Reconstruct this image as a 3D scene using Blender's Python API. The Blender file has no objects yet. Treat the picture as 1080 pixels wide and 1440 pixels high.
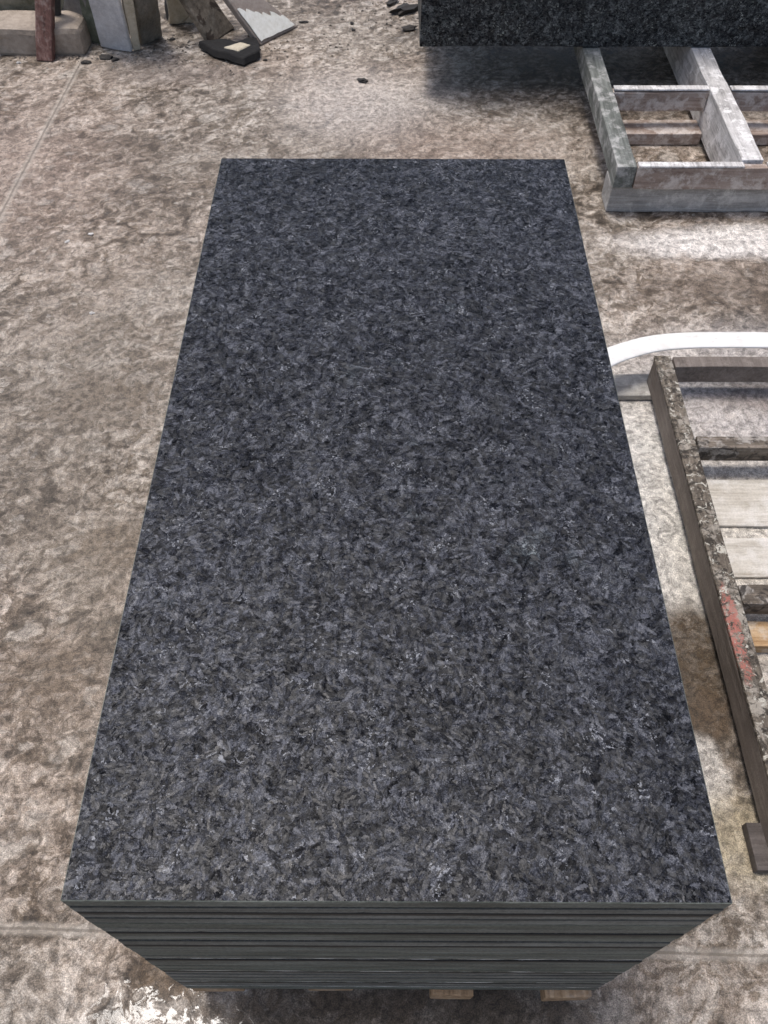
import bpy, bmesh, math, random
from mathutils import Vector, Matrix, noise
R = math.radians
scene = bpy.context.scene
random.seed(7)

# ------------------------------------------------------------------ camera
CAM = Vector((-0.0107, -0.1595, 1.4926))
RT = Vector((0.9999925, 0.0038510, 0.0005124))
UP = Vector((-0.0034037, 0.8049007, 0.5933997))
FW = Vector((-0.0018728, 0.5933970, -0.8049078))
cam_d = bpy.data.cameras.new('camera')
cam_d.sensor_fit = 'VERTICAL'; cam_d.sensor_height = 24.0
cam_d.lens = 24.0 * 1168.778 / 1440.0
cam_d.clip_start = 0.02; cam_d.clip_end = 200
cam_d.dof.use_dof = True; cam_d.dof.focus_distance = 1.05; cam_d.dof.aperture_fstop = 18
cam = bpy.data.objects.new('camera', cam_d); scene.collection.objects.link(cam)
cam.matrix_world = Matrix(((RT.x, UP.x, -FW.x, CAM.x), (RT.y, UP.y, -FW.y, CAM.y), (RT.z, UP.z, -FW.z, CAM.z), (0, 0, 0, 1)))
scene.camera = cam

# ------------------------------------------------------------------ light
SUN = Vector((-0.165, 0.145, 0.975)).normalized()
elev = math.asin(SUN.z); azim = math.atan2(SUN.x, SUN.y)
world = bpy.data.worlds.new('World'); scene.world = world; world.use_nodes = True
wn = world.node_tree; wn.nodes.clear()
sky = wn.nodes.new('ShaderNodeTexSky'); sky.sky_type = 'NISHITA'; sky.sun_disc = False
sky.sun_elevation = elev; sky.sun_rotation = azim; sky.dust_density = 4.0; sky.air_density = 1.0; sky.ozone_density = 1.0
bg = wn.nodes.new('ShaderNodeBackground'); bg.inputs['Strength'].default_value = 0.12
wo = wn.nodes.new('ShaderNodeOutputWorld')
wn.links.new(sky.outputs[0], bg.inputs[0]); wn.links.new(bg.outputs[0], wo.inputs[0])
sd = bpy.data.lights.new('sun', 'SUN'); sd.energy = 1.5; sd.angle = R(14); sd.color = (1.0, 0.965, 0.93)
sun = bpy.data.objects.new('sun', sd); scene.collection.objects.link(sun)
sun.rotation_euler = SUN.to_track_quat('Z', 'Y').to_euler()
scene.view_settings.view_transform = 'Standard'; scene.view_settings.look = 'None'
scene.view_settings.exposure = 0.42; scene.view_settings.gamma = 1.0
scene.view_settings.use_curve_mapping = False
scene.render.engine = 'CYCLES'

# ------------------------------------------------------------------ node helpers
class NT:
    def __init__(self, name):
        self.m = bpy.data.materials.new(name); self.m.use_nodes = True
        self.t = self.m.node_tree; self.t.nodes.clear()
        self.out = self.t.nodes.new('ShaderNodeOutputMaterial')
        self.b = self.t.nodes.new('ShaderNodeBsdfPrincipled')
        self.t.links.new(self.b.outputs[0], self.out.inputs[0])
        self.co = self.t.nodes.new('ShaderNodeTexCoord').outputs['Object']
    def set(self, sock, v):
        if isinstance(v, bpy.types.NodeSocket): self.t.links.new(v, sock)
        elif isinstance(v, (tuple, list)) and len(v) == 3 and len(sock.default_value) == 4: sock.default_value = (*v, 1)
        else: sock.default_value = v
    def bs(self, **k):
        for n, v in k.items(): self.set(self.b.inputs[n.replace('_', ' ')], v)
    def math(self, op, a, b=0.0, c=None, clamp=False):
        n = self.t.nodes.new('ShaderNodeMath'); n.operation = op; n.use_clamp = clamp
        self.set(n.inputs[0], a); self.set(n.inputs[1], b)
        if c is not None: self.set(n.inputs[2], c)
        return n.outputs[0]
    def vm(self, op, a, b=(0, 0, 0), s=None):
        n = self.t.nodes.new('ShaderNodeVectorMath'); n.operation = op
        self.set(n.inputs[0], a)
        if op != 'LENGTH' and op != 'SCALE': self.set(n.inputs[1], b)
        if s is not None: self.set(n.inputs['Scale'], s)
        return n.outputs['Value'] if op == 'LENGTH' else n.outputs[0]
    def noise(self, v, scale, detail=4, rough=.55, dist=0.0, col=False, lac=2.0):
        n = self.t.nodes.new('ShaderNodeTexNoise'); self.set(n.inputs['Vector'], v)
        n.inputs['Scale'].default_value = scale; n.inputs['Detail'].default_value = detail
        n.inputs['Roughness'].default_value = rough; n.inputs['Distortion'].default_value = dist
        n.inputs['Lacunarity'].default_value = lac
        return n.outputs['Color' if col else 'Fac']
    def vor(self, v, scale, feature='F1', rand=1.0):
        n = self.t.nodes.new('ShaderNodeTexVoronoi'); n.feature = feature; self.set(n.inputs['Vector'], v)
        n.inputs['Scale'].default_value = scale; n.inputs['Randomness'].default_value = rand
        return n.outputs
    def ramp(self, f, stops, interp='LINEAR'):
        n = self.t.nodes.new('ShaderNodeValToRGB'); self.set(n.inputs[0], f); r = n.color_ramp; r.interpolation = interp
        while len(r.elements) < len(stops): r.elements.new(1)
        for e, (p, c) in zip(r.elements, stops):
            e.position = p; e.color = (c, c, c, 1) if not isinstance(c, tuple) else (*c, 1)
        return n.outputs[0]
    def mr(self, f, a, b, c=0.0, d=1.0, smooth=True):
        n = self.t.nodes.new('ShaderNodeMapRange'); n.interpolation_type = 'SMOOTHSTEP' if smooth else 'LINEAR'
        self.set(n.inputs[0], f)
        for i, x in enumerate((a, b, c, d)): self.set(n.inputs[i + 1], x)
        return n.outputs[0]
    def mix(self, f, a, b, mode='MIX'):
        n = self.t.nodes.new('ShaderNodeMix'); n.data_type = 'RGBA'; n.blend_type = mode
        self.set(n.inputs[0], f); self.set(n.inputs[6], a); self.set(n.inputs[7], b)
        return n.outputs[2]
    def sep(self, v):
        n = self.t.nodes.new('ShaderNodeSeparateXYZ'); self.set(n.inputs[0], v); return n.outputs
    def rot(self, v, ang):
        n = self.t.nodes.new('ShaderNodeVectorRotate'); n.rotation_type = 'Z_AXIS'
        self.set(n.inputs['Vector'], v); self.set(n.inputs['Angle'], ang); return n.outputs[0]
    def bump(self, h, strength=.5, dist=.01, normal=None):
        n = self.t.nodes.new('ShaderNodeBump'); self.set(n.inputs['Height'], h)
        n.inputs['Strength'].default_value = strength; n.inputs['Distance'].default_value = dist
        if normal is not None: self.set(n.inputs['Normal'], normal)
        return n.outputs[0]
    def rand(self):
        return self.t.nodes.new('ShaderNodeObjectInfo').outputs['Random']

# ------------------------------------------------------------------ materials
def granite(name, bright=1.0, scale=1.0, swap=False, tint=(.60, .605, .615)):
    g = NT(name)
    co = g.co
    if swap: co = g.rot(g.vm('MULTIPLY', co, (1, 1, 1)), 0.0)
    co = g.vm('ADD', co, g.vm('SCALE', (3.1, 7.7, 0.9), s=g.rand()))
    w = g.vm('SCALE', g.vm('SUBTRACT', g.noise(co, 60*scale, 5, .68, col=True), (.5, .5, .5)), s=.024/scale)
    w2 = g.vm('SCALE', g.vm('SUBTRACT', g.noise(co, 330*scale, 3, .7, col=True), (.5, .5, .5)), s=.0065/scale)
    cw = g.vm('ADD', g.vm('ADD', co, w), w2)
    big = g.vor(cw, 84*scale)                            # crystal groups
    bc = g.sep(big['Color'])
    ang = g.math('MULTIPLY', bc[0], 6.283)
    r1 = g.rot(cw, ang)
    r0 = g.rot(co, ang)
    blades = g.vor(g.vm('ADD', g.vm('MULTIPLY', r0, (1.0, .34, 1.0)), g.vm('SCALE', w2, s=.9)), 330*scale)   # lath-shaped crystals
    bl = g.sep(blades['Color'])
    mid = g.vor(cw, 175*scale); md = g.sep(mid['Color'])
    streak = g.noise(g.vm('MULTIPLY', r0, (1.0, .14, 1.0)), 620*scale, 4, .68)
    fine = g.noise(co, 900*scale, 3, .75)
    cloud = g.noise(cw, 45*scale, 5, .7)
    broad = g.noise(co, 5, 3, .5)
    v = g.math('ADD', g.math('MULTIPLY', bl[0], .26), g.math('MULTIPLY', bc[1], .24))
    v = g.math('ADD', v, g.math('MULTIPLY', md[1], .24))
    v = g.math('ADD', v, g.math('MULTIPLY', g.math('SUBTRACT', cloud, .3), .16))
    v = g.math('ADD', v, g.math('MULTIPLY', g.math('SUBTRACT', streak, .5), .55))
    v = g.math('ADD', v, g.math('MULTIPLY', g.math('SUBTRACT', fine, .5), .95))
    v = g.math('ADD', v, g.math('MULTIPLY', g.math('SUBTRACT', broad, .5), .22))
    k = bright
    col = g.ramp(v, [(0.18, (.0035*k, .004*k, .0055*k)), (.33, (.011*k, .012*k, .0165*k)), (.46, (.034*k, .037*k, .047*k)), (.60, (.082*k, .086*k, .103*k)), (.80, (.24*k, .245*k, .27*k))])
    lath = g.vor(g.vm('MULTIPLY', g.rot(g.vm('ADD', co, w2), g.math('MULTIPLY', g.sep(g.vor(co, 40*scale)['Color'])[2], 6.283)), (1.0, .16, 1.0)), 330*scale)
    ls = g.sep(lath['Color'])
    col = g.mix(g.math('MULTIPLY', g.math('LESS_THAN', ls[0], .12), .8), col, (.005*k, .0055*k, .008*k))
    col = g.mix(g.math('MULTIPLY', g.math('GREATER_THAN', ls[0], .988), .6), col, (.20*k, .205*k, .23*k))
    pale = g.math('MULTIPLY', g.mr(md[2], .955, .965), g.mr(g.noise(cw, 260*scale, 3, .7), .42, .56))
    col = g.mix(g.math('MULTIPLY', pale, .7), col, (.19*k, .195*k, .225*k))
    sp = g.vor(g.vm('MULTIPLY', r1, (1, .5, 1)), 520*scale); sc = g.sep(sp['Color'])
    clus = g.mr(g.noise(co, 34*scale, 2, .5), .52, .66)
    spk = g.math('MULTIPLY', g.math('GREATER_THAN', sc[0], .93), clus)
    col = g.mix(g.math('MULTIPLY', spk, .75), col, (.5*k, .51*k, .54*k))
    pit = g.math('MULTIPLY', g.math('LESS_THAN', g.vor(co, 22*scale)['Distance'], .035), g.math('GREATER_THAN', g.noise(co, 9, 1), .5))
    col = g.mix(g.math('MULTIPLY', pit, .9), col, (.002, .002, .002))
    grn = g.mr(g.noise(co, 13, 2, .5), .66, .76, 0, .3)
    col = g.mix(grn, col, g.mix(1.0, col, (.75, 1.0, .82), 'MULTIPLY'))
    col = g.mix(1.0, col, tint, 'MULTIPLY')
    rough = g.math('ADD', g.math('MULTIPLY', md[0], .22), g.math('ADD', g.math('MULTIPLY', bl[1], .18), .26))
    h = g.math('ADD', g.math('MULTIPLY', bl[2], .5), g.math('ADD', g.math('MULTIPLY', streak, .7), g.math('MULTIPLY', md[0], .6)))
    h = g.math('SUBTRACT', h, g.math('MULTIPLY', pit, 3.0))
    g.bs(Base_Color=col, Roughness=rough, Specular_IOR_Level=g.ramp(g.math('ADD', g.math('MULTIPLY', bl[2], .32), g.math('ADD', g.math('MULTIPLY', md[0], .3), g.math('MULTIPLY', fine, .38))), [(.28, .03), (.48, .20), (.62, .45), (.78, .9)]), Normal=g.bump(h, .6, .0010))
    return g.m

def sawn(name, marked):
    g = NT(name)
    co = g.vm('ADD', g.co, g.vm('SCALE', (5.3, 2.9, 0.0), s=g.rand()))
    ln = g.noise(g.vm('MULTIPLY', co, (3, 3, 700)), 1.6, 3, .6)
    gr = g.noise(co, 240, 4, .65)
    br = g.noise(g.vm('MULTIPLY', co, (1, 1, 6)), 9, 3, .5)
    v = g.math('ADD', g.math('MULTIPLY', ln, .45), g.math('ADD', g.math('MULTIPLY', gr, .35), g.math('MULTIPLY', br, .35)))
    tone = g.mix(g.rand(), (.70, .78, .68), (1.15, 1.14, 1.12))
    col = g.ramp(v, [(.42, (.040, .043, .038)), (.55, (.105, .110, .099)), (.68, (.22, .225, .21))])
    col = g.mix(1.0, col, tone, 'MULTIPLY')
    z = g.sep(g.co)[2]
    rs = g.noise(g.vm('MULTIPLY', co, (5, 5, 60)), 4, 5, .8)
    # dark of the gaps between slabs, painted along the upper arris
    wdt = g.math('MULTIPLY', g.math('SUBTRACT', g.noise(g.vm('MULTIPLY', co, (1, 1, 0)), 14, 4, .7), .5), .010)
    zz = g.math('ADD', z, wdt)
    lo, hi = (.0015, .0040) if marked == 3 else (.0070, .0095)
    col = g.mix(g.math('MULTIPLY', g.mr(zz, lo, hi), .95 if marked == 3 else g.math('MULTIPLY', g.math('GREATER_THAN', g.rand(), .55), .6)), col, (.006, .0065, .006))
    if marked == 1:
        edge = g.mr(z, -.0030, -.0050, 0, 1)
        col = g.mix(g.math('MULTIPLY', edge, g.mr(rs, .50, .56)), col, (.75, .75, .70))
    if marked == 2:
        band = g.math('MULTIPLY', g.mr(z, .000, .003), g.mr(z, .010, .007))
        m = g.math('MULTIPLY', band, g.mr(g.noise(g.vm('MULTIPLY', co, (2.2, 2.2, 50)), 3.5, 4, .7), .54, .68))
        col = g.mix(m, col, (.24, .24, .24))
    g.bs(Base_Color=col, Roughness=.62, Specular_IOR_Level=.4, Normal=g.bump(g.math('ADD', ln, g.math('MULTIPLY', gr, .6)), .35, .0008))
    return g.m

def floor_mat():
    g = NT('wet_concrete')
    co = g.co
    wv = g.vm('SUBTRACT', g.noise(co, 3.2, 4, .6, col=True), (.5, .5, .5))
    wf = g.vm('SUBTRACT', g.noise(co, 24, 4, .62, col=True), (.5, .5, .5))
    c1 = g.vm('ADD', co, g.vm('SCALE', wv, s=.22))
    c2 = g.vm('ADD', g.vm('ADD', co, g.vm('SCALE', wv, s=.09)), g.vm('SCALE', wf, s=.035))
    sk = g.rot(c2, R(-35)); sk = g.vm('MULTIPLY', sk, (1.0, 1.35, 1))
    a = g.noise(c1, 2.2, 4, .55)
    b = g.noise(sk, 10, 6, .62, 1.4)
    c = g.noise(c2, 34, 5, .65, .8)
    d = g.noise(co, 170, 4, .7)
    smear = g.noise(g.vm('MULTIPLY', g.rot(c1, R(28)), (1, .25, 1)), 30, 5, .6, .6)
    v = g.math('ADD', g.math('MULTIPLY', a, .34), g.math('MULTIPLY', b, .50))
    v = g.math('ADD', v, g.math('MULTIPLY', c, .30))
    v = g.math('ADD', v, g.math('MULTIPLY', d, .16))
    v = g.math('SUBTRACT', g.math('ADD', v, g.math('MULTIPLY', smear, .22)), .05)
    col = g.ramp(v, [(.565, (.060, .047, .034)), (.635, (.130, .105, .080)), (.685, (.235, .197, .157)), (.74, (.37, .325, .272)), (.83, (.56, .51, .445))])
    pink = g.mr(g.noise(co, 1.3, 2), .45, .6, 0, .5)
    col = g.mix(pink, col, g.mix(1.0, col, (1.06, .97, .93), 'MULTIPLY'))
    mo = g.noise(g.vm('MULTIPLY', g.rot(c2, R(-20)), (1, 1.5, 1)), 17, 7, .70, 1.2)
    mk = g.mr(g.noise(c1, 3.1, 3, .5), .38, .62, .25, 1.0)
    col = g.mix(g.math('MULTIPLY', g.mr(mo, .49, .56, 0, .9), mk), col, g.mix(1.0, col, (.38, .34, .29), 'MULTIPLY'))
    col = g.mix(g.mr(mo, .44, .36, 0, .45), col, (.47, .43, .375))
    for sc2, off, kk in ((6.5, (0, 0, 0), .6), (13, (5, 3, 0), .5)):
        q = g.vm('ADD', g.vm('MULTIPLY', g.rot(g.vm('ADD', c2, g.vm('SCALE', wf, s=.05)), R(-30)), (1, 1.6, 1)), off)
        vv = g.vor(q, sc2); rr = g.sep(vv['Color'])[0]
        on = g.math('GREATER_THAN', rr, .66)
        rim = g.math('MULTIPLY', g.mr(vv['Distance'], .24, .29), g.mr(vv['Distance'], .42, .31))
        col = g.mix(g.math('MULTIPLY', g.math('MULTIPLY', rim, on), kk), col, (.115, .092, .068))
        col = g.mix(g.math('MULTIPLY', g.math('MULTIPLY', g.mr(vv['Distance'], .30, .16), on), kk), col, (.46, .42, .365))
    # scattered pale pebbles and crumbs pressed in the surface
    pv = g.vor(c2, 26); pe = g.mr(pv['Distance'], .20, .12)
    pm = g.math('MULTIPLY', pe, g.math('GREATER_THAN', g.sep(pv['Color'])[0], .90))
    col = g.mix(g.math('MULTIPLY', pm, .7), col, (.52, .48, .42))
    pd = g.vor(co, 60); pdm = g.math('MULTIPLY', g.mr(pd['Distance'], .16, .10), g.math('GREATER_THAN', g.sep(pd['Color'])[0], .93))
    col = g.mix(g.math('MULTIPLY', pdm, .75), col, (.035, .028, .022))
    # stains and painted shade: centre, radii, colour, strength, hardness, noise
    wob = g.vm('ADD', co, g.vm('ADD', g.vm('SCALE', wv, s=.10), g.vm('SCALE', wf, s=.05)))
    wet = None
    def blob(cx, cy, rx, ry, soft=.5):
        q = g.vm('MULTIPLY', g.vm('SUBTRACT', wob, (cx, cy, 0)), (1/rx, 1/ry, 0))
        return g.mr(g.vm('LENGTH', q), 1.0 + soft*.4, 1.0 - soft)
    grit = g.mr(g.math('ADD', g.math('MULTIPLY', c, .6), g.math('MULTIPLY', d, .4)), .36, .58, .55, 1.0)
    for cx, cy, rx, ry, soft, colr, k in [
        (-.78, 1.45, .34, .55, .9, (.19, .16, .125), .50),
        (-.45, 2.25, .5, .28, .9, (.20, .165, .13), .40),
        (-.62, .72, .16, .30, .9, (.22, .19, .15), .35),
        (-1.25, 2.3, .45, .5, .9, (.36, .27, .22), .45),
        (-.10, 2.72, .34, .30, .8, (.56, .51, .46), .8),
        (.25, 2.45, .45, .20, .8, (.36, .28, .23), .5),
        (.42, 2.2, .14, .18, .7, (.12, .09, .065), .5),
        (1.05, 1.93, .42, .085, .5, (.80, .76, .71), .95),
        (1.0, 1.72, .40, .10, .7, (.14, .11, .085), .6),
        (.92, 1.30, .46, .28, .7, (.58, .55, .53), .9),
        (.95, 1.30, .22, .06, .6, (.16, .12, .10), .7),  # shade by the far rail and white strip, painted on the floor
        (.60, .98, .14, .38, .6, (.68, .665, .62), .9),
        (.88, .80, .30, .36, .7, (.66, .62, .54), .9),
        (.60, .56, .095, .165, .30, (.075, .052, .030), 1.0),
        (.62, .47, .05, .05, .5, (.10, .07, .045), .8),
        (.565, .36, .05, .085, .4, (.60, .57, .52), .9),
        (.60, .24, .09, .10, .6, (.42, .36, .24), .7),
        (.47, .02, .16, .08, .7, (.22, .17, .13), .4),
        (0.02, -.03, .36, .075, .5, (.055, .042, .028), .9),  # wet brown floor, with the stack's shadow also painted into its colour
        (-.34, .045, .07, .05, .5, (.10, .065, .035), .85),
        (-.42, .42, .13, .18, .9, (.40, .36, .30), .5),
        (-.66, .55, .10, .10, .6, (.16, .12, .085), .6),
        (-.60, .86, .16, .09, .7, (.15, .115, .08), .6),
        (-.70, 1.28, .20, .12, .7, (.14, .11, .08), .55),
        (-.46, 1.24, .10, .13, .8, (.40, .36, .30), .5),
        (-.80, 2.93, .35, .10, .8, (.20, .17, .15), .6)]:
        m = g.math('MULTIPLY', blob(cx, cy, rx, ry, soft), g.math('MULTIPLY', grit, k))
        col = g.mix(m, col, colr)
    grain = g.noise(co, 420, 3, .8)
    col = g.mix(1.0, col, g.ramp(grain, [(.40, .62), (.5, 1.0), (.60, 1.42)]), 'MULTIPLY')
    col = g.mix(1.0, col, g.ramp(g.noise(c2, 70, 5, .72), [(.37, .52), (.5, 1.0), (.62, 1.38)]), 'MULTIPLY')
    col = g.mix(1.0, col, (.885, .875, .87), 'MULTIPLY')
    wet = blob(-.42, -.045, .25, .085, .9)
    wet2 = blob(0.05, -.05, .5, .10, .6)
    # joints
    sx = g.sep(g.vm('ADD', co, g.vm('SCALE', wf, s=.006)))
    jy = g.math('ABSOLUTE', g.math('SUBTRACT', g.math('MULTIPLY_ADD', sx[0], .030, sx[1]), .078))
    jx = g.math('ABSOLUTE', g.math('SUBTRACT', g.math('MULTIPLY_ADD', sx[1], -.035, sx[0]), -1.252))
    joint = g.math('MAXIMUM', g.mr(jy, .0032, .0012), g.mr(jx, .0045, .002))
    ridge = g.math('MAXIMUM', g.mr(jy, .014, .005), g.mr(jx, .018, .007))
    col = g.mix(g.math('MULTIPLY', ridge, .35), col, (.46, .42, .36))
    col = g.mix(g.math('MULTIPLY', joint, .5), col, (.09, .072, .055))
    # relief
    rid = g.math('ABSOLUTE', g.math('SUBTRACT', g.noise(g.vm('MULTIPLY', g.rot(c1, R(30)), (1, .45, 1)), 26, 5, .6, .7), .5))
    hgt = g.math('ADD', g.math('MULTIPLY', b, .30), g.math('ADD', g.math('MULTIPLY', c, .45), g.math('MULTIPLY', rid, .9)))
    hgt = g.math('ADD', hgt, g.math('MULTIPLY', ridge, .35)); hgt = g.math('SUBTRACT', hgt, g.math('MULTIPLY', joint, .6))
    n1 = g.bump(hgt, .33, .0026)
    n2 = g.bump(g.math('ADD', d, g.math('MULTIPLY', grain, .5)), .65, .0025, n1)
    rb = g.mr(v, .58, .78, .52, .74)
    wn_ = g.mr(g.math('ADD', g.noise(c2, 48, 7, .72, 1.0), g.math('MULTIPLY', g.math('SUBTRACT', wet, .72), .22)), .505, .575)
    rb = g.math('SUBTRACT', rb, g.math('MULTIPLY', g.math('MULTIPLY', wet, .4), .42), clamp=True)
    rb = g.math('MAXIMUM', g.math('SUBTRACT', rb, g.math('MULTIPLY', wet2, .05)), .05)
    g.bs(Base_Color=col, Roughness=rb, Specular_IOR_Level=.35, Normal=n2)
    wfac = g.math('MULTIPLY', g.math('GREATER_THAN', wet, .02), wn_)
    n3 = g.bump(c, .10, .002)
    g.bs(Coat_Weight=wfac, Coat_Roughness=.14, Coat_IOR=1.36, Coat_Normal=n3)
    return g.m

def timber(name, dark, mid, light, axis=0, dust=.3, dustcol=(.55, .53, .50), blotch=None, gscale=1.0, thr=(.5, .62), bsc=26):
    """sawn timber, grain along local axis, dried stone slurry on it"""
    g = NT(name); co = g.vm('ADD', g.co, g.vm('SCALE', (2.1, 4.4, 1.3), s=g.rand()))
    sc = [1, 1, 1]; sc[axis] = .06
    gr = g.noise(g.vm('MULTIPLY', co, tuple(sc)), 130*gscale, 4, .6, .5)
    gb = g.noise(g.vm('MULTIPLY', co, tuple(sc)), 30*gscale, 3, .5, .8)
    bl = g.noise(co, 14, 4, .65); fn = g.noise(co, 260, 3, .7)
    v = g.math('ADD', g.math('MULTIPLY', gr, .42), g.math('ADD', g.math('MULTIPLY', gb, .28), g.math('MULTIPLY', bl, .32)))
    col = g.ramp(v, [(.36, dark), (.51, mid), (.66, light)])
    dm = g.noise(g.vm('ADD', co, g.vm('SCALE', g.noise(co, 40, 3, col=True), s=.03)), 22, 6, .68)
    col = g.mix(g.mr(dm, thr[0], thr[1], 0, dust*1.3), col, dustcol)
    if blotch:
        for (c, colr, lo, hi, k) in blotch:
            q = g.noise(g.vm('ADD', co, c), bsc, 6, .7, 1.0)
            col = g.mix(g.mr(q, lo, hi, 0, k), col, colr)
    col = g.mix(.5, col, g.mix(1.0, col, g.ramp(fn, [(.3, .7), (.7, 1.25)]), 'MULTIPLY'))
    g.bs(Base_Color=col, Roughness=.72, Specular_IOR_Level=.35, Normal=g.bump(g.math('ADD', g.math('ADD', gr, dm), g.math('MULTIPLY', fn, .6)), .6, .003))
    return g.m

def rock(name, dark, mid, light, scale=1.0, rough=.75, aniso=(1, 1, 1), bumpd=.004, spots=None):
    g = NT(name); co = g.vm('ADD', g.co, g.vm('SCALE', (2.1, 4.4, 1.3), s=g.rand()))
    ca = g.vm('MULTIPLY', co, aniso)
    a = g.noise(ca, 9*scale, 5, .62, .6); b = g.noise(co, 75*scale, 4, .68); c = g.noise(co, 320*scale, 3, .7)
    v = g.math('ADD', g.math('MULTIPLY', a, .5), g.math('ADD', g.math('MULTIPLY', b, .3), g.math('MULTIPLY', c, .2)))
    col = g.ramp(v, [(.38, dark), (.5, mid), (.62, light)])
    if spots: col = g.mix(g.mr(g.noise(co, 17*scale, 5, .65, .5), spots[1], spots[1]+.08), col, spots[0])
    g.bs(Base_Color=col, Roughness=rough, Normal=g.bump(g.math('ADD', a, g.math('MULTIPLY', b, .6)), .6, bumpd))
    return g.m

M_granite = granite('black_granite')
M_sawn = sawn('sawn_granite_edge', 0); M_sawn_w = sawn('sawn_granite_edge_slurry', 1); M_sawn_s = sawn('sawn_granite_edge_streaked', 2); M_sawn_d = sawn('sawn_granite_edge_gap_shade', 3)
M_floor = floor_mat()
M_block = granite('block_granite', 1.35, .8, tint=(.82, .85, .72))
M_pal = timber('pallet_pine', (.16, .10, .055), (.38, .25, .14), (.58, .42, .27), 1, .15)
M_white_w = timber('slurry_coated_timber', (.20, .19, .18), (.58, .56, .54), (.80, .78, .76), 1, .8, (.84, .82, .80))
M_grey_w = timber('grey_green_timber', (.06, .065, .058), (.15, .16, .145), (.30, .31, .29), 1, .6, (.55, .54, .52), thr=(.46, .66))
M_brown_x = timber('red_brown_timber', (.16, .11, .085), (.33, .255, .21), (.50, .42, .37), 0, .8, (.60, .54, .49), thr=(.44, .64))
M_mott = timber('mottled_timber', (.045, .036, .028), (.14, .115, .088), (.26, .22, .17), 1, .45, (.44, .40, .34), [((3, 1, 0), (.022, .017, .012), .48, .58, .85), ((0, 6, 2), (.58, .55, .47), .56, .62, .8)], thr=(.50, .62), gscale=1.6, bsc=58)
M_mott_x = timber('mottled_cross_timber', (.030, .024, .018), (.13, .105, .08), (.30, .25, .20), 0, .5, (.45, .42, .38), [((3, 1, 0), (.03, .024, .02), .50, .60, .9)])
M_side = timber('brown_grey_timber', (.10, .082, .070), (.17, .142, .122), (.24, .205, .178), 1, .2, (.34, .30, .26))
M_dkside = timber('dark_brown_timber', (.05, .042, .038), (.10, .085, .078), (.15, .13, .12), 0, .2, (.2, .18, .17))
M_pale_x = timber('pale_dusty_board', (.34, .30, .24), (.56, .52, .45), (.72, .68, .62), 0, .5, (.70, .67, .62), thr=(.46, .68))
M_orange = timber('orange_board', (.22, .12, .05), (.45, .29, .15), (.62, .46, .30), 0, .4, (.6, .54, .45))
M_bluegrey = timber('grey_board', (.20, .19, .175), (.36, .345, .32), (.52, .50, .475), 0, .7, (.60, .58, .54), thr=(.48, .68))

# ------------------------------------------------------------------ mesh helpers
def link(name, me, parent=None, mats=()):
    o = bpy.data.objects.new(name, me); scene.collection.objects.link(o)
    for m in mats: me.materials.append(m)
    if parent: o.parent = parent
    return o
def tag(o, label=None, cat=None, group=None, kind=None):
    if label: o['label'] = label
    if cat: o['category'] = cat
    if group: o['group'] = group
    if kind: o['kind'] = kind
    return o
def empty(name, loc):
    o = bpy.data.objects.new(name, None); o.location = loc; o.empty_display_size = .05; scene.collection.objects.link(o); return o
def box_mesh(name, lx, ly, lz, bev=.003, cuts=(1, 1, 1), wob=0.0, seed=0, chips=0.0):
    bm = bmesh.new(); bmesh.ops.create_cube(bm, size=1)
    for v in bm.verts: v.co = Vector((v.co.x*lx, v.co.y*ly, v.co.z*lz))
    for ax, n in enumerate(cuts):
        L = (lx, ly, lz)[ax]
        for k in range(1, n):
            no = Vector((0, 0, 0)); no[ax] = 1; p = no * (-L/2 + L*k/n)
            bmesh.ops.bisect_plane(bm, geom=bm.verts[:]+bm.edges[:]+bm.faces[:], plane_co=p, plane_no=no)
    if bev:
        es = [e for e in bm.edges if len(e.link_faces) == 2 and e.calc_face_angle(0) > .5]
        bmesh.ops.bevel(bm, geom=es, offset=bev, segments=2, profile=.6, affect='EDGES')
    if wob:
        for v in bm.verts:
            v.co += noise.noise_vector(v.co*7 + Vector((seed*3.3, seed, 0))) * wob + noise.noise_vector(v.co*40 + Vector((seed, 0, 5))) * wob * .35
    me = bpy.data.meshes.new(name); bm.to_mesh(me); bm.free(); return me
def smooth(me):
    for p in me.polygons: p.use_smooth = True
    return me
def box(name, x0, x1, y0, y1, z0, z1, mat, parent=None, bev=.0025, cuts=None, wob=.0026, seed=1):
    """box between world limits; parent sits at parent.location"""
    lx, ly, lz = x1-x0, y1-y0, z1-z0
    if cuts is None: cuts = tuple(max(1, min(40, int(l/.03))) for l in (lx, ly, lz))
    o = link(name, box_mesh(name, lx, ly, lz, bev, cuts, wob, seed), parent, (mat,))
    c = Vector(((x0+x1)/2, (y0+y1)/2, (z0+z1)/2))
    o.location = c - (parent.location if parent else Vector((0, 0, 0)))
    return o
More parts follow.
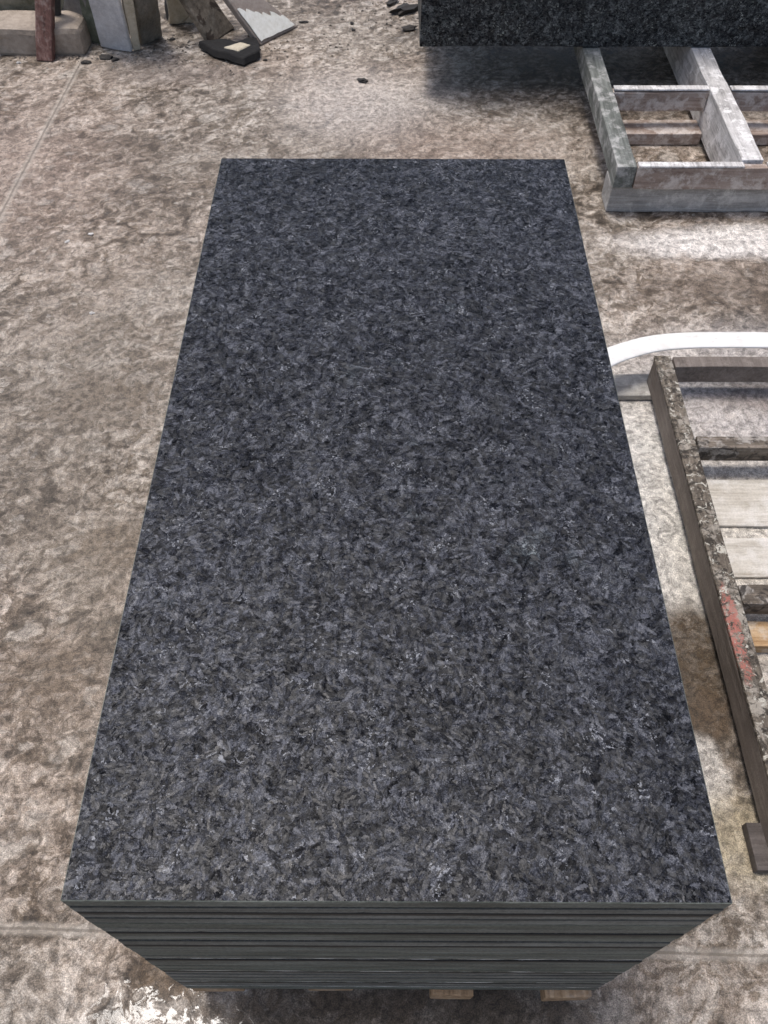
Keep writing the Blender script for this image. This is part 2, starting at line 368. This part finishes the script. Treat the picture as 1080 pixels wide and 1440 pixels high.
def prism(name, pts, thick, mat, sub=6, wob=.002, seed=0, jag=0.0, origin=None):
    """thick plate: pts = outline of its face in world space (in order), extruded by vector thick"""
    c = origin or sum(pts, Vector())/len(pts)
    bm = bmesh.new(); n = len(pts); out = []
    for i in range(n):
        a, b = pts[i], pts[(i+1) % n]
        for k in range(sub):
            p = a.lerp(b, k/sub)
            if k: p = p + noise.noise_vector(p*25+Vector((seed, 0, 0)))*jag
            out.append(p - c)
    f0 = [bm.verts.new(p) for p in out]; f1 = [bm.verts.new(p + thick) for p in out]
    bm.faces.new(f0); bm.faces.new(list(reversed(f1)))
    for i in range(len(out)):
        j = (i+1) % len(out); bm.faces.new((f0[j], f0[i], f1[i], f1[j]))
    bmesh.ops.recalc_face_normals(bm, faces=bm.faces)
    es = [e for e in bm.edges if e.calc_face_angle(0) > .9]
    bmesh.ops.bevel(bm, geom=es, offset=.003, segments=1, affect='EDGES')
    bmesh.ops.triangulate(bm, faces=[f for f in bm.faces if len(f.verts) > 4])
    for k in range(2):
        bmesh.ops.subdivide_edges(bm, edges=[e for e in bm.edges if e.calc_length() > .03], cuts=1, use_grid_fill=False)
        bmesh.ops.triangulate(bm, faces=bm.faces)
    for v in bm.verts: v.co += noise.noise_vector(v.co*18 + Vector((seed*2.1, 1, seed)))*wob
    me = bpy.data.meshes.new(name); bm.to_mesh(me); bm.free()
    o = link(name, me, None, (mat,)); o.location = c
    return o
def at(px, py, z=0.0):
    d = FW + (px-540)/1168.778*RT - (py-720)/1168.778*UP
    return CAM + d*((z-CAM.z)/d.z)

# ------------------------------------------------------------------ floor
bm = bmesh.new()
bmesh.ops.create_grid(bm, x_segments=2, y_segments=2, size=40)
me = bpy.data.meshes.new('floor'); bm.to_mesh(me); bm.free()
fl = link('floor', me, None, (M_floor,)); tag(fl, 'stained damp concrete floor of the stone yard', None, None, 'structure')

# ------------------------------------------------------------------ pallet under the stack
TOP = .69; BOT = .0925
pal = empty('wooden_pallet', (0, .6, 0)); tag(pal, 'low pale pine pallet under the stack of dark granite slabs', 'pallet')
for i, (xc, w, y0) in enumerate([(-.259, .078, .004), (-.091, .068, .003), (.090, .063, -.006), (.260, .068, -.008)]):
    box('bearer', xc-w/2, xc+w/2, y0, 1.19+.01*i, .047, .091, M_pal, pal, seed=i)
for i, yc in enumerate((.11, .6, 1.08)):
    box('bottom_board', -.30, .30, yc-.045, yc+.045, .002, .045, M_pal, pal, seed=i+5)

# ------------------------------------------------------------------ the stack of 24 slabs
N = 24; pitch = (TOP-BOT)/N
words = ['topmost', 'second', 'third', 'fourth', 'fifth', 'sixth', 'seventh', 'eighth', 'ninth', 'tenth', 'eleventh', 'twelfth', 'thirteenth', 'fourteenth', 'fifteenth',
         'sixteenth', 'seventeenth', 'eighteenth', 'nineteenth', 'twentieth', 'twenty-first', 'twenty-second', 'twenty-third', 'lowest']
gaps = {0: .0030, 1: .0060, 5: .0050, 7: .0045, 12: .0030, 16: .0045, 20: .0055, 22: .0050}
def slab_mesh(side, cuts):
    me = box_mesh('granite_tile', .6, 1.2, 1, 0, cuts)
    return me
GR = 'black granite slabs stacked flat on the pallet'
def make_slab(thick, sidemat, first=False):
    bm = bmesh.new(); bmesh.ops.create_cube(bm, size=1)
    for v in bm.verts: v.co = Vector((v.co.x*.6, v.co.y*1.2, v.co.z*thick))
    for k in range(1, 60):
        bmesh.ops.bisect_plane(bm, geom=bm.verts[:]+bm.edges[:]+bm.faces[:], plane_co=(-.3+.01*k, 0, 0), plane_no=(1, 0, 0))
    for k in range(1, 40):
        bmesh.ops.bisect_plane(bm, geom=bm.verts[:]+bm.edges[:]+bm.faces[:], plane_co=(0, -.6+.03*k, 0), plane_no=(0, 1, 0))
    es = [e for e in bm.edges if e.calc_face_angle(0) > .5]
    bmesh.ops.bevel(bm, geom=es, offset=.0009, segments=1, affect='EDGES')
    sd_ = random.random()*50
    for v in bm.verts:      # tiny arris chips
        if abs(v.co.x) > .298 or abs(v.co.y) > .598:
            n = noise.noise(Vector((v.co.x*70+sd_, v.co.y*70, v.co.z*90)))
            if n > .25: v.co.z *= 1 - (n-.25)*.10; v.co.y *= 1-(n-.25)*.0018
    bm.normal_update()
    for f in bm.faces: f.material_index = 0 if abs(f.normal.z) > .8 else 1
    me = bpy.data.meshes.new('granite_tile'); bm.to_mesh(me); bm.free()
    me.materials.append(M_granite); me.materials.append(sidemat); return me
for i in range(N):
    zt = TOP - i*pitch; g_ = gaps.get(i, (.0008, .0034, .0014, .0026)[i % 4]); th = pitch - g_
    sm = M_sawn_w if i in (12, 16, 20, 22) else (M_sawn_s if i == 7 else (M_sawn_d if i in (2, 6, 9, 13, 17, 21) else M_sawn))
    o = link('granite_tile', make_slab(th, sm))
    dx, dy = (0, 0) if i == 0 else (random.uniform(-.0007, .0007), random.uniform(-.0006, .0006))
    o.location = (dx, .6+dy, zt - th/2)
    if i: o.rotation_euler.z = random.uniform(-.0005, .0005)
    lab = {0: 'topmost dark granite slab with leathered blue-grey speckled face, on the big stack', N-1: 'lowest dark granite slab of the big stack, lying on the pine pallet'}.get(
        i, f'{words[i]} dark granite slab from the top of the big stack, only its sawn edge showing')
    tag(o, lab, 'granite tile', GR)

# ------------------------------------------------------------------ back frame (top right) with the block on it
fa = empty('wooden_pallet', (1.1, 2.5, 0)); tag(fa, 'whitewashed low open timber pallet carrying the big dark granite block', 'wooden pallet', 'low open timber pallets beside the stack')
box('side_beam', .655, .712, 2.065, 3.25, .088, .155, M_grey_w, fa, seed=3)
box('side_beam', 1.022, 1.086, 2.10, 3.25, .02, .157, M_white_w, fa, seed=4)
box('side_beam', 1.42, 1.485, 2.08, 3.25, .02, .156, M_white_w, fa, seed=5)
box('front_rail', .714, 1.55, 2.062, 2.086, .086, .153, M_brown_x, fa, seed=6)
box('cross_rail', .714, 1.020, 2.50, 2.528, .090, .150, M_brown_x, fa, seed=7)
box('cross_rail', 1.088, 1.42, 2.50, 2.528, .090, .150, M_brown_x, fa, seed=8)
box('bottom_board', .655, 1.56, 2.075, 2.165, .002, .084, M_bluegrey, fa, seed=9)
box('bottom_board', .700, 1.020, 2.45, 2.54, .002, .040, M_brown_x, fa, seed=10)
box('bottom_board', 1.088, 1.42, 2.45, 2.54, .002, .040, M_brown_x, fa, seed=12)
#box('bottom_board', .12, 1.55, 2.90, 3.02, .002, .035, M_side, fa, seed=11)

for nm, a_, b_, c_, d_ in (('top_batten', .716, 1.020, 2.061, 2.085), ('top_batten', 1.089, 1.418, 2.062, 2.086), ('top_batten', 1.489, 1.55, 2.062, 2.086), ('top_batten', .716, 1.019, 2.501, 2.527), ('top_batten', 1.089, 1.417, 2.501, 2.527)):
    box(nm, a_, b_, c_, d_, .1545, .160, M_white_w, fa, bev=.001, wob=.0008, seed=int(a_*10))
blk = box('stone_block', .10, 2.0, 2.785, 3.32, .160, .80, M_block, None, bev=.004, wob=.0025, seed=2)
tag(blk, 'large dark granite block resting on the whitewashed timber frame', 'stone block')

# ------------------------------------------------------------------ right frame
fb = empty('wooden_pallet', (.9, .7, 0)); tag(fb, 'dirty low open timber pallet with mottled black and red-stained side beam, near right edge', 'wooden pallet', 'low open timber pallets beside the stack')
sb = box('side_beam', .638, .680, .19, 1.335, .020, .090, M_side, fb, seed=21, wob=.002)
# flaked red paint soaked into the board, a stain with its own shape
gt = NT('unused'); bpy.data.materials.remove(gt.m)
class Ext(NT):
    def __init__(self, m):
        self.m = m; self.t = m.node_tree
        self.b = [n for n in self.t.nodes if n.type == 'BSDF_PRINCIPLED'][0]
        self.co = self.t.nodes.new('ShaderNodeTexCoord').outputs['Object']
M_cap = M_mott.copy(); ex = Ext(M_cap)
src = ex.b.inputs['Base Color'].links[0].from_socket
wb = ex.vm('ADD', ex.co, ex.vm('SCALE', ex.vm('SUBTRACT', ex.noise(ex.co, 50, 4, .65, col=True), (.5, .5, .5)), s=.03))
bl = ex.mr(ex.vm('LENGTH', ex.vm('MULTIPLY', ex.vm('SUBTRACT', wb, (-.009, -.165, 0)), (1/.015, 1/.115, 0))), 1.05, .8)
bl = ex.math('MULTIPLY', bl, ex.mr(ex.noise(ex.co, 150, 5, .7), .44, .56, .0, .8))
ex.set(ex.b.inputs['Base Color'], ex.mix(bl, src, ex.mix(ex.noise(ex.co, 90, 4, .7), (.40, .08, .06), (.42, .19, .15))))
cap = box('side_board',   .637, .677, .17, 1.34, .0925, .100, M_cap, fb, seed=22, wob=.0006, bev=.0015)
box('cross_rail', .684, 1.5, 1.05, 1.085, .05, .095, M_mott_x, fb, seed=23)
box('cross_rail', .684, 1.5, .655, .70, .05, .092, M_mott_x, fb, seed=24)
box('cross_rail', .684, 1.5, 1.305, 1.340, .045, .097, M_side, fb, seed=25)
box('bottom_board', .42, .70, 1.285, 1.36, .002, .018, M_bluegrey, fb, seed=26)
box('bottom_board', .684, 1.5, .90, 1.03, .002, .009, M_pale_x, fb, seed=27)
box('bottom_board', .684, 1.5, .77, .87, .002, .009, M_pale_x, fb, seed=28)
box('bottom_board', .684, 1.5, .595, .650, .002, .030, M_orange, fb, seed=29)
box('bottom_board', .612, .70, .185, .262, .002, .024, M_dkside, fb, seed=30)
box('side_beam', 1.30, 1.345, .19, 1.30, .020, .0995, M_mott, fb, seed=31)

# white curved strip lying on the frame's far end
g = NT('white_plastic'); nn = g.noise(g.co, 20, 4, .6)
sc_ = g.noise(g.vm('MULTIPLY', g.co, (.3, 1, 1)), 90, 6, .75)
g.bs(Base_Color=g.mix(g.mr(sc_, .56, .70, 0, .4), g.ramp(nn, [(.3, (.70, .68, .63)), (.6, (.82, .81, .78))]), (.42, .37, .31)), Roughness=.45, Normal=g.bump(nn, .2, .002))
path = [at(835, 513, .115), at(858, 501, .112), at(890, 489, .108), at(925, 482, .106), at(970, 478, .106), at(1020, 477, .106), at(1080, 478, .106), at(1150, 481, .108), at(1250, 490, .110)]
def catmull(P, n=10):
    out = []
    for i in range(len(P)-1):
        p0 = P[max(i-1, 0)]; p1 = P[i]; p2 = P[i+1]; p3 = P[min(i+2, len(P)-1)]
        for k in range(n):
            t = k/n
            out.append(.5*((2*p1)+(p2-p0)*t+(2*p0-5*p1+4*p2-p3)*t*t+(3*p1-p0-3*p2+p3)*t**3))
    out.append(P[-1]); return out
path = [p + Vector((0, -.002+.0012*math.sin(i*2.3), .001*math.sin(i*3.1))) for i, p in enumerate(path)]
C_ = catmull(path); bm = bmesh.new(); rings = []
for i, p in enumerate(C_):
    t = (C_[min(i+1, len(C_)-1)] - C_[max(i-1, 0)]).normalized(); s = t.cross(Vector((0, 0, 1))).normalized(); u = s.cross(t)
    ring = []
    for k in range(16):
        a = 2*math.pi*k/16; ca, sa = math.cos(a), math.sin(a)
        ring.append(bm.verts.new(p + s*(.028*math.copysign(abs(ca)**.7, ca)) + u*(.0045*math.copysign(abs(sa)**.7, sa))))
    rings.append(ring)
for i in range(len(rings)-1):
    for k in range(16): bm.faces.new((rings[i][k], rings[i][(k+1) % 16], rings[i+1][(k+1) % 16], rings[i+1][k]))
bm.faces.new(rings[0]); bm.faces.new(rings[-1][::-1]); bmesh.ops.recalc_face_normals(bm, faces=bm.faces)
o0 = C_[len(C_)//2].copy()
for v in bm.verts: v.co -= o0
me = bpy.data.meshes.new('plastic_strip'); bm.to_mesh(me); bm.free(); smooth(me)
ws = link('plastic_strip', me, None, (g.m,)); ws.location = o0
tag(ws, 'curved bright white strip lying across the far end of the dirty timber frame', 'strip')

# ------------------------------------------------------------------ scrap stone and boards, top left
M_beige = rock('beige_stone', (.22, .18, .14), (.34, .28, .22), (.44, .37, .30), .8)
M_moss = rock('mossy_grey_stone', (.10, .095, .06), (.19, .18, .13), (.28, .26, .20), 1)
M_redw = timber('red_brown_post_wood', (.055, .028, .022), (.15, .075, .06), (.30, .19, .16), 2, .25, (.4, .34, .30))
M_darkst = rock('dark_slate', (.02, .02, .02), (.045, .045, .045), (.08, .08, .08), 1)
M_greyst = rock('grey_slab', (.10, .095, .09), (.19, .18, .17), (.28, .27, .25), 1)
M_greenst = rock('green_grey_slab', (.07, .08, .05), (.14, .15, .11), (.24, .25, .20), 1)
M_whitest = rock('pale_blue_slab', (.38, .38, .39), (.56, .56, .56), (.74, .73, .71), .7, .4, bumpd=.002)
M_cream = rock('cream_stone', (.34, .29, .20), (.50, .44, .33), (.60, .55, .44), .8)
M_roughb = rock('rough_brown_stone', (.07, .06, .045), (.15, .135, .105), (.24, .21, .17), 1.6, bumpd=.01)
M_brst = rock('stained_brown_slab', (.09, .07, .05), (.23, .19, .14), (.38, .33, .26), .8, spots=((.07, .05, .035), .56))
M_whtop = rock('white_crusted_board', (.24, .19, .16), (.33, .28, .24), (.42, .36, .31), 1, spots=None)
M_black = rock('black_stone_chip', (.004, .004, .004), (.007, .006, .006), (.012, .011, .010), 1.5, .9)

def lean(name, mat, bottom, top, h, thick, label, cat, seed, jag=.002, wob=.002):
    """plate standing on bottom edge (two floor points) with its top edge at height h"""
    P = [at(*bottom[0]), at(*bottom[1]), at(top[1][0], top[1][1], h), at(top[0][0], top[0][1], h)]
    nrm = (P[1]-P[0]).cross(P[3]-P[0]).normalized()
    if nrm.y < 0: nrm = -nrm
    nrm.z = max(nrm.z, -.35)
    pn = (P[1]-P[0]).cross(P[3]-P[0]).normalized()
    P[2] = P[2] - pn * (P[2]-P[0]).dot(pn)
    P = [p + Vector((0, 0, .003)) for p in P]
    global LASTP; LASTP = P
    o = prism(name, P, nrm.normalized()*thick, mat, 6, wob, seed, jag)
    return tag(o, label, cat, 'scrap stone and boards heaped behind the stack')

o = box('stone_block', -1.95, -1.135, 3.06, 3.22, -.01, .095, M_beige, None, bev=.02, wob=.008, seed=40)
tag(o, 'low beige stone block behind the red-brown post in the top left corner', 'stone', 'scrap stone and boards heaped behind the stack')
o = box('stone_block', -1.95, -1.31, 3.235, 3.6, .0, .16, M_moss, None, bev=.02, wob=.010, seed=41)
tag(o, 'mossy grey-green stone block at the far top left, behind the beige one', 'stone', 'scrap stone and boards heaped behind the stack')
lean('wooden_post', M_redw, ((51, 87), (74, 88)), ((47, -60), (73, -60)), .30, .03, 'red-brown wooden post leaning upright in front of the beige stone', 'post', 1, 0, .001)
lean('slate_strip', M_darkst, ((77, 57), (88, 57)), ((66, -60), (80, -60)), .30, .02, 'narrow dark slate strip just right of the red-brown post', 'stone', 2)
lean('flat_stone', M_greyst, ((87, 42), (126, 58)), ((96, -60), (128, -60)), .30, .02, 'mid grey slab leaning between the slate strip and the greenish slab', 'flat stone', 3)
lean('flat_stone', M_greenst, ((124, 60), (143, 64)), ((98, -60), (124, -60)), .30, .02, 'greenish grey narrow slab leaning left of the pale bluish slab', 'flat stone', 4)
lean('flat_stone', M_whitest, ((142, 68), (185, 75)), ((108, -60), (160, -60)), .33, .02, 'pale bluish white smooth slab leaning among the scrap', 'flat stone', 5, .001)
lean('stone_strip', M_cream, ((188, 73), (198, 72)), ((160, -60), (178, -60)), .34, .022, 'cream coloured narrow stone strip right of the pale bluish slab', 'stone', 6, .001)
lean('rough_stone', M_roughb, ((200, 66), (230, 52)), ((182, -60), (236, -60)), .34, .09, 'rough brown-grey stone lump right of the cream strip', 'stone', 7, .006, .006)
lean('rough_stone', M_cream, ((238, 36), (272, 34)), ((228, -60), (268, -60)), .25, .05, 'pale broken stone behind the gap with dark jagged edge', 'stone', 8, .006, .004)
lean('flat_stone', M_brst, ((297, 62), (331, 41)), ((222, -60), (318, -60)), .30, .028, 'stained brown slab leaning behind the black chip', 'flat stone', 9, .003)
# jagged dark crumbs in the gap
ja = [at(*p) + Vector((0, 0, .004)) for p in ((233, 8), (246, 12), (247, 30), (240, 36), (234, 28), (237, 20))]
tag(prism('stone_shard', ja, Vector((0, .02, .06)), M_black, 4, .004, 31, .006), 'jagged dark shard standing between the rough lump and the pale broken stone', 'stone shard')
# board with white crust
bd = lean('board', M_whtop, ((367, 65), (420, 38)), ((283, -50), (352, -50)), .26, .03, 'tilted board with a white crusted patch, rightmost of the scrap heap', 'board', 10, .001, .001)
g = NT('white_crust'); nn = g.noise(g.co, 60, 5, .65)
g.bs(Base_Color=g.ramp(nn, [(.3, (.74, .72, .63)), (.6, (.88, .87, .80))]), Roughness=.8, Normal=g.bump(nn, .5, .003))
A, B, Tr, Tl = LASTP
def onb(u, v): return A.lerp(B, u).lerp(Tl.lerp(Tr, u), v)
nrm = (B-A).cross(Tl-A).normalized()
if nrm.y > 0: nrm = -nrm
nrm = nrm.normalized()
cr = []; rj = random.Random(4)
for k in range(13): cr.append(onb(.05+.90*k/12, .035 + .03*abs(noise.noise(Vector((k*1.7, 3, 0))))))
for k in range(8): cr.append(onb(.96-.02*random.random(), .05 + .10*k/7))
for k in range(22):
    u = .95 - .9*(k + (rj.uniform(-.3, .3) if 0 < k < 21 else 0))/21; cr.append(onb(u, .24 + .22*(1-u) + .05*noise.noise(Vector((k*.37, 8, 2))) + .035*rj.uniform(-1, 1)))
for k in range(6): cr.append(onb(.045+.02*random.random(), .40-.06*k))
co_ = sum(cr, Vector())/len(cr)
bm = bmesh.new(); vs = [bm.verts.new(p + nrm*.005 - bd.location) for p in cr]; f = bm.faces.new(vs)
ret = bmesh.ops.extrude_face_region(bm, geom=[f])
for v in ret['geom']:
    if isinstance(v, bmesh.types.BMVert): v.co -= nrm*.003
bmesh.ops.recalc_face_normals(bm, faces=bm.faces); bmesh.ops.triangulate(bm, faces=bm.faces)
me = bpy.data.meshes.new('white_crust'); bm.to_mesh(me); bm.free(); cro = link('white_crust', me, bd, (g.m,)); cro['label'] = 'white dried crust on the board'
# black wedge chip on the floor
bk = [at(*p) + Vector((0, 0, .006)) for p in ((281, 71), (300, 82), (344, 95), (366, 84), (361, 63), (340, 71), (318, 68))]
tag(prism('stone_chip', bk, Vector((0, .015, .022)), M_black, 4, .006, 12, .005), 'black wedge-shaped stone piece on the floor in front of the tilted board', 'stone piece')
pc = [at(*p, .034) for p in ((314, 66), (335, 71), (353, 62), (338, 59))]
tag(prism('stone_chip', pc, Vector((0, .0, -.012)), M_cream, 3, .002, 13, .003), 'small pale stone piece lying on the black wedge', 'stone piece')

# small debris
def chip(px, py, s, mat, label, asp=1.0, rot=0.0, grp='dark crumbs on the floor near the scrap'):
    bm = bmesh.new(); bmesh.ops.create_icosphere(bm, subdivisions=2, radius=1)
    s *= .72
    for v in bm.verts:
        v.co = Vector((v.co.x*s*asp, v.co.y*s*.8, v.co.z*s*.45)) * (1 + .75*noise.noise(v.co*1.9 + Vector((px, py, 0))) + .35*noise.noise(v.co*5 + Vector((py, px, 0))))
    me = bpy.data.meshes.new('stone_crumb'); bm.to_mesh(me); bm.free()
    o = link('stone_crumb', me, None, (mat,)); o.location = at(px, py) + Vector((0, 0, s*.3)); o.rotation_euler.z = rot
    tag(o, label, 'stone crumb', grp)
M_dk = rock('dark_crumb', (.01, .009, .008), (.025, .021, .018), (.05, .043, .036), 2)
M_pl = rock('pale_crumb', (.35, .33, .30), (.55, .53, .50), (.7, .68, .65), 2)
chip(570, 17, .045, M_dk, 'largest dark crumb, elongated, left of the granite block', 1.8, .5)
chip(575, 42, .03, M_dk, 'dark crumb close by the bottom left corner of the granite block', 1.3, .2)
chip(552, 5, .03, M_dk, 'dark crumb at the top edge left of the granite block', 1.6, .9)
chip(495, 34, .016, M_dk, 'upright thin dark crumb on the floor between scrap heap and block', .6, .1)
chip(497, 43, .014, M_dk, 'tiny dark crumb just below the upright one between heap and block', .8, .1)
chip(510, 115, .020, M_dk, 'dark crumb alone on the pale floor patch behind the stack', 1.4, -.3)
chip(122, 89, .018, M_dk, 'dark crumb in front of the greenish slab', 1.4, .3)
chip(150, 82, .022, M_dk, 'dark crumb in front of the pale bluish slab', 1.6, 0)
chip(162, 85, .016, M_dk, 'smaller dark crumb in front of the pale bluish slab', 1.2, .5)
chip(243, 56, .014, M_dk, 'dark crumb in front of the rough brown lump', 1.3, .4)
chip(428, 32, .012, M_dk, 'dark crumb right of the white crusted board', 2.0, .1)
chip(373, 85, .010, M_dk, 'tiny dark crumb right of the black wedge', 1.1, 0)
chip(27, 89, .011, M_pl, 'tiny white crumb at the foot of the beige stone', 1, 0, 'pale crumbs on the floor')
chip(128, 330, .010, M_pl, 'pale crumb on the left floor area, farther one', 1.1, 0, 'pale crumbs on the floor')
chip(129, 441, .009, M_pl, 'pale crumb on the dark stain of the left floor area', 1, .6, 'pale crumbs on the floor')
chip(95, 340, .008, M_pl, 'small pale crumb left of the farther one on the left floor', 1.6, .6, 'pale crumbs on the floor')

# loose grit on the floor, denser round the scrap heap: countless, so one object
bm = bmesh.new(); rg = random.Random(5)
def grit(x, y, r):
    vs = []
    n = rg.choice((4, 5, 6)); a0 = rg.random()*6
    top = bm.verts.new((x + r*.2*rg.uniform(-1, 1), y + r*.2*rg.uniform(-1, 1), r*rg.uniform(.4, .8)))
    for k in range(n):
        a = a0 + 6.283*k/n; q = r*rg.uniform(.6, 1.25)
        vs.append(bm.verts.new((x + q*math.cos(a), y + q*math.sin(a)*.7, 0.0)))
    for k in range(n): bm.faces.new((vs[k], vs[(k+1) % n], top))
for k in range(520):
    x, y = rg.uniform(-1.7, 1.5), rg.uniform(-.1, 3.5)
    if abs(x) < .33 and -.02 < y < 1.25: continue
    grit(x, y, rg.uniform(.0012, .0035))
for k in range(420):
    x, y = rg.gauss(-.85, .35), rg.gauss(3.12, .09)
    grit(x, y, rg.uniform(.002, .0075))
for k in range(140):
    grit(rg.gauss(.03, .12), rg.gauss(3.42, .12), rg.uniform(.002, .009))
me = bpy.data.meshes.new('loose_grit'); bm.to_mesh(me); bm.free()
M_gr = rock('grit_stone', (.02, .017, .014), (.10, .085, .07), (.40, .37, .32), .6, .85)
gr_ = link('loose_grit', me, None, (M_gr,)); gr_.location = (0, 0, .0004)
tag(gr_, 'loose dark and pale grit scattered over the floor, thickest in front of the scrap heap', 'grit', None, 'stuff')
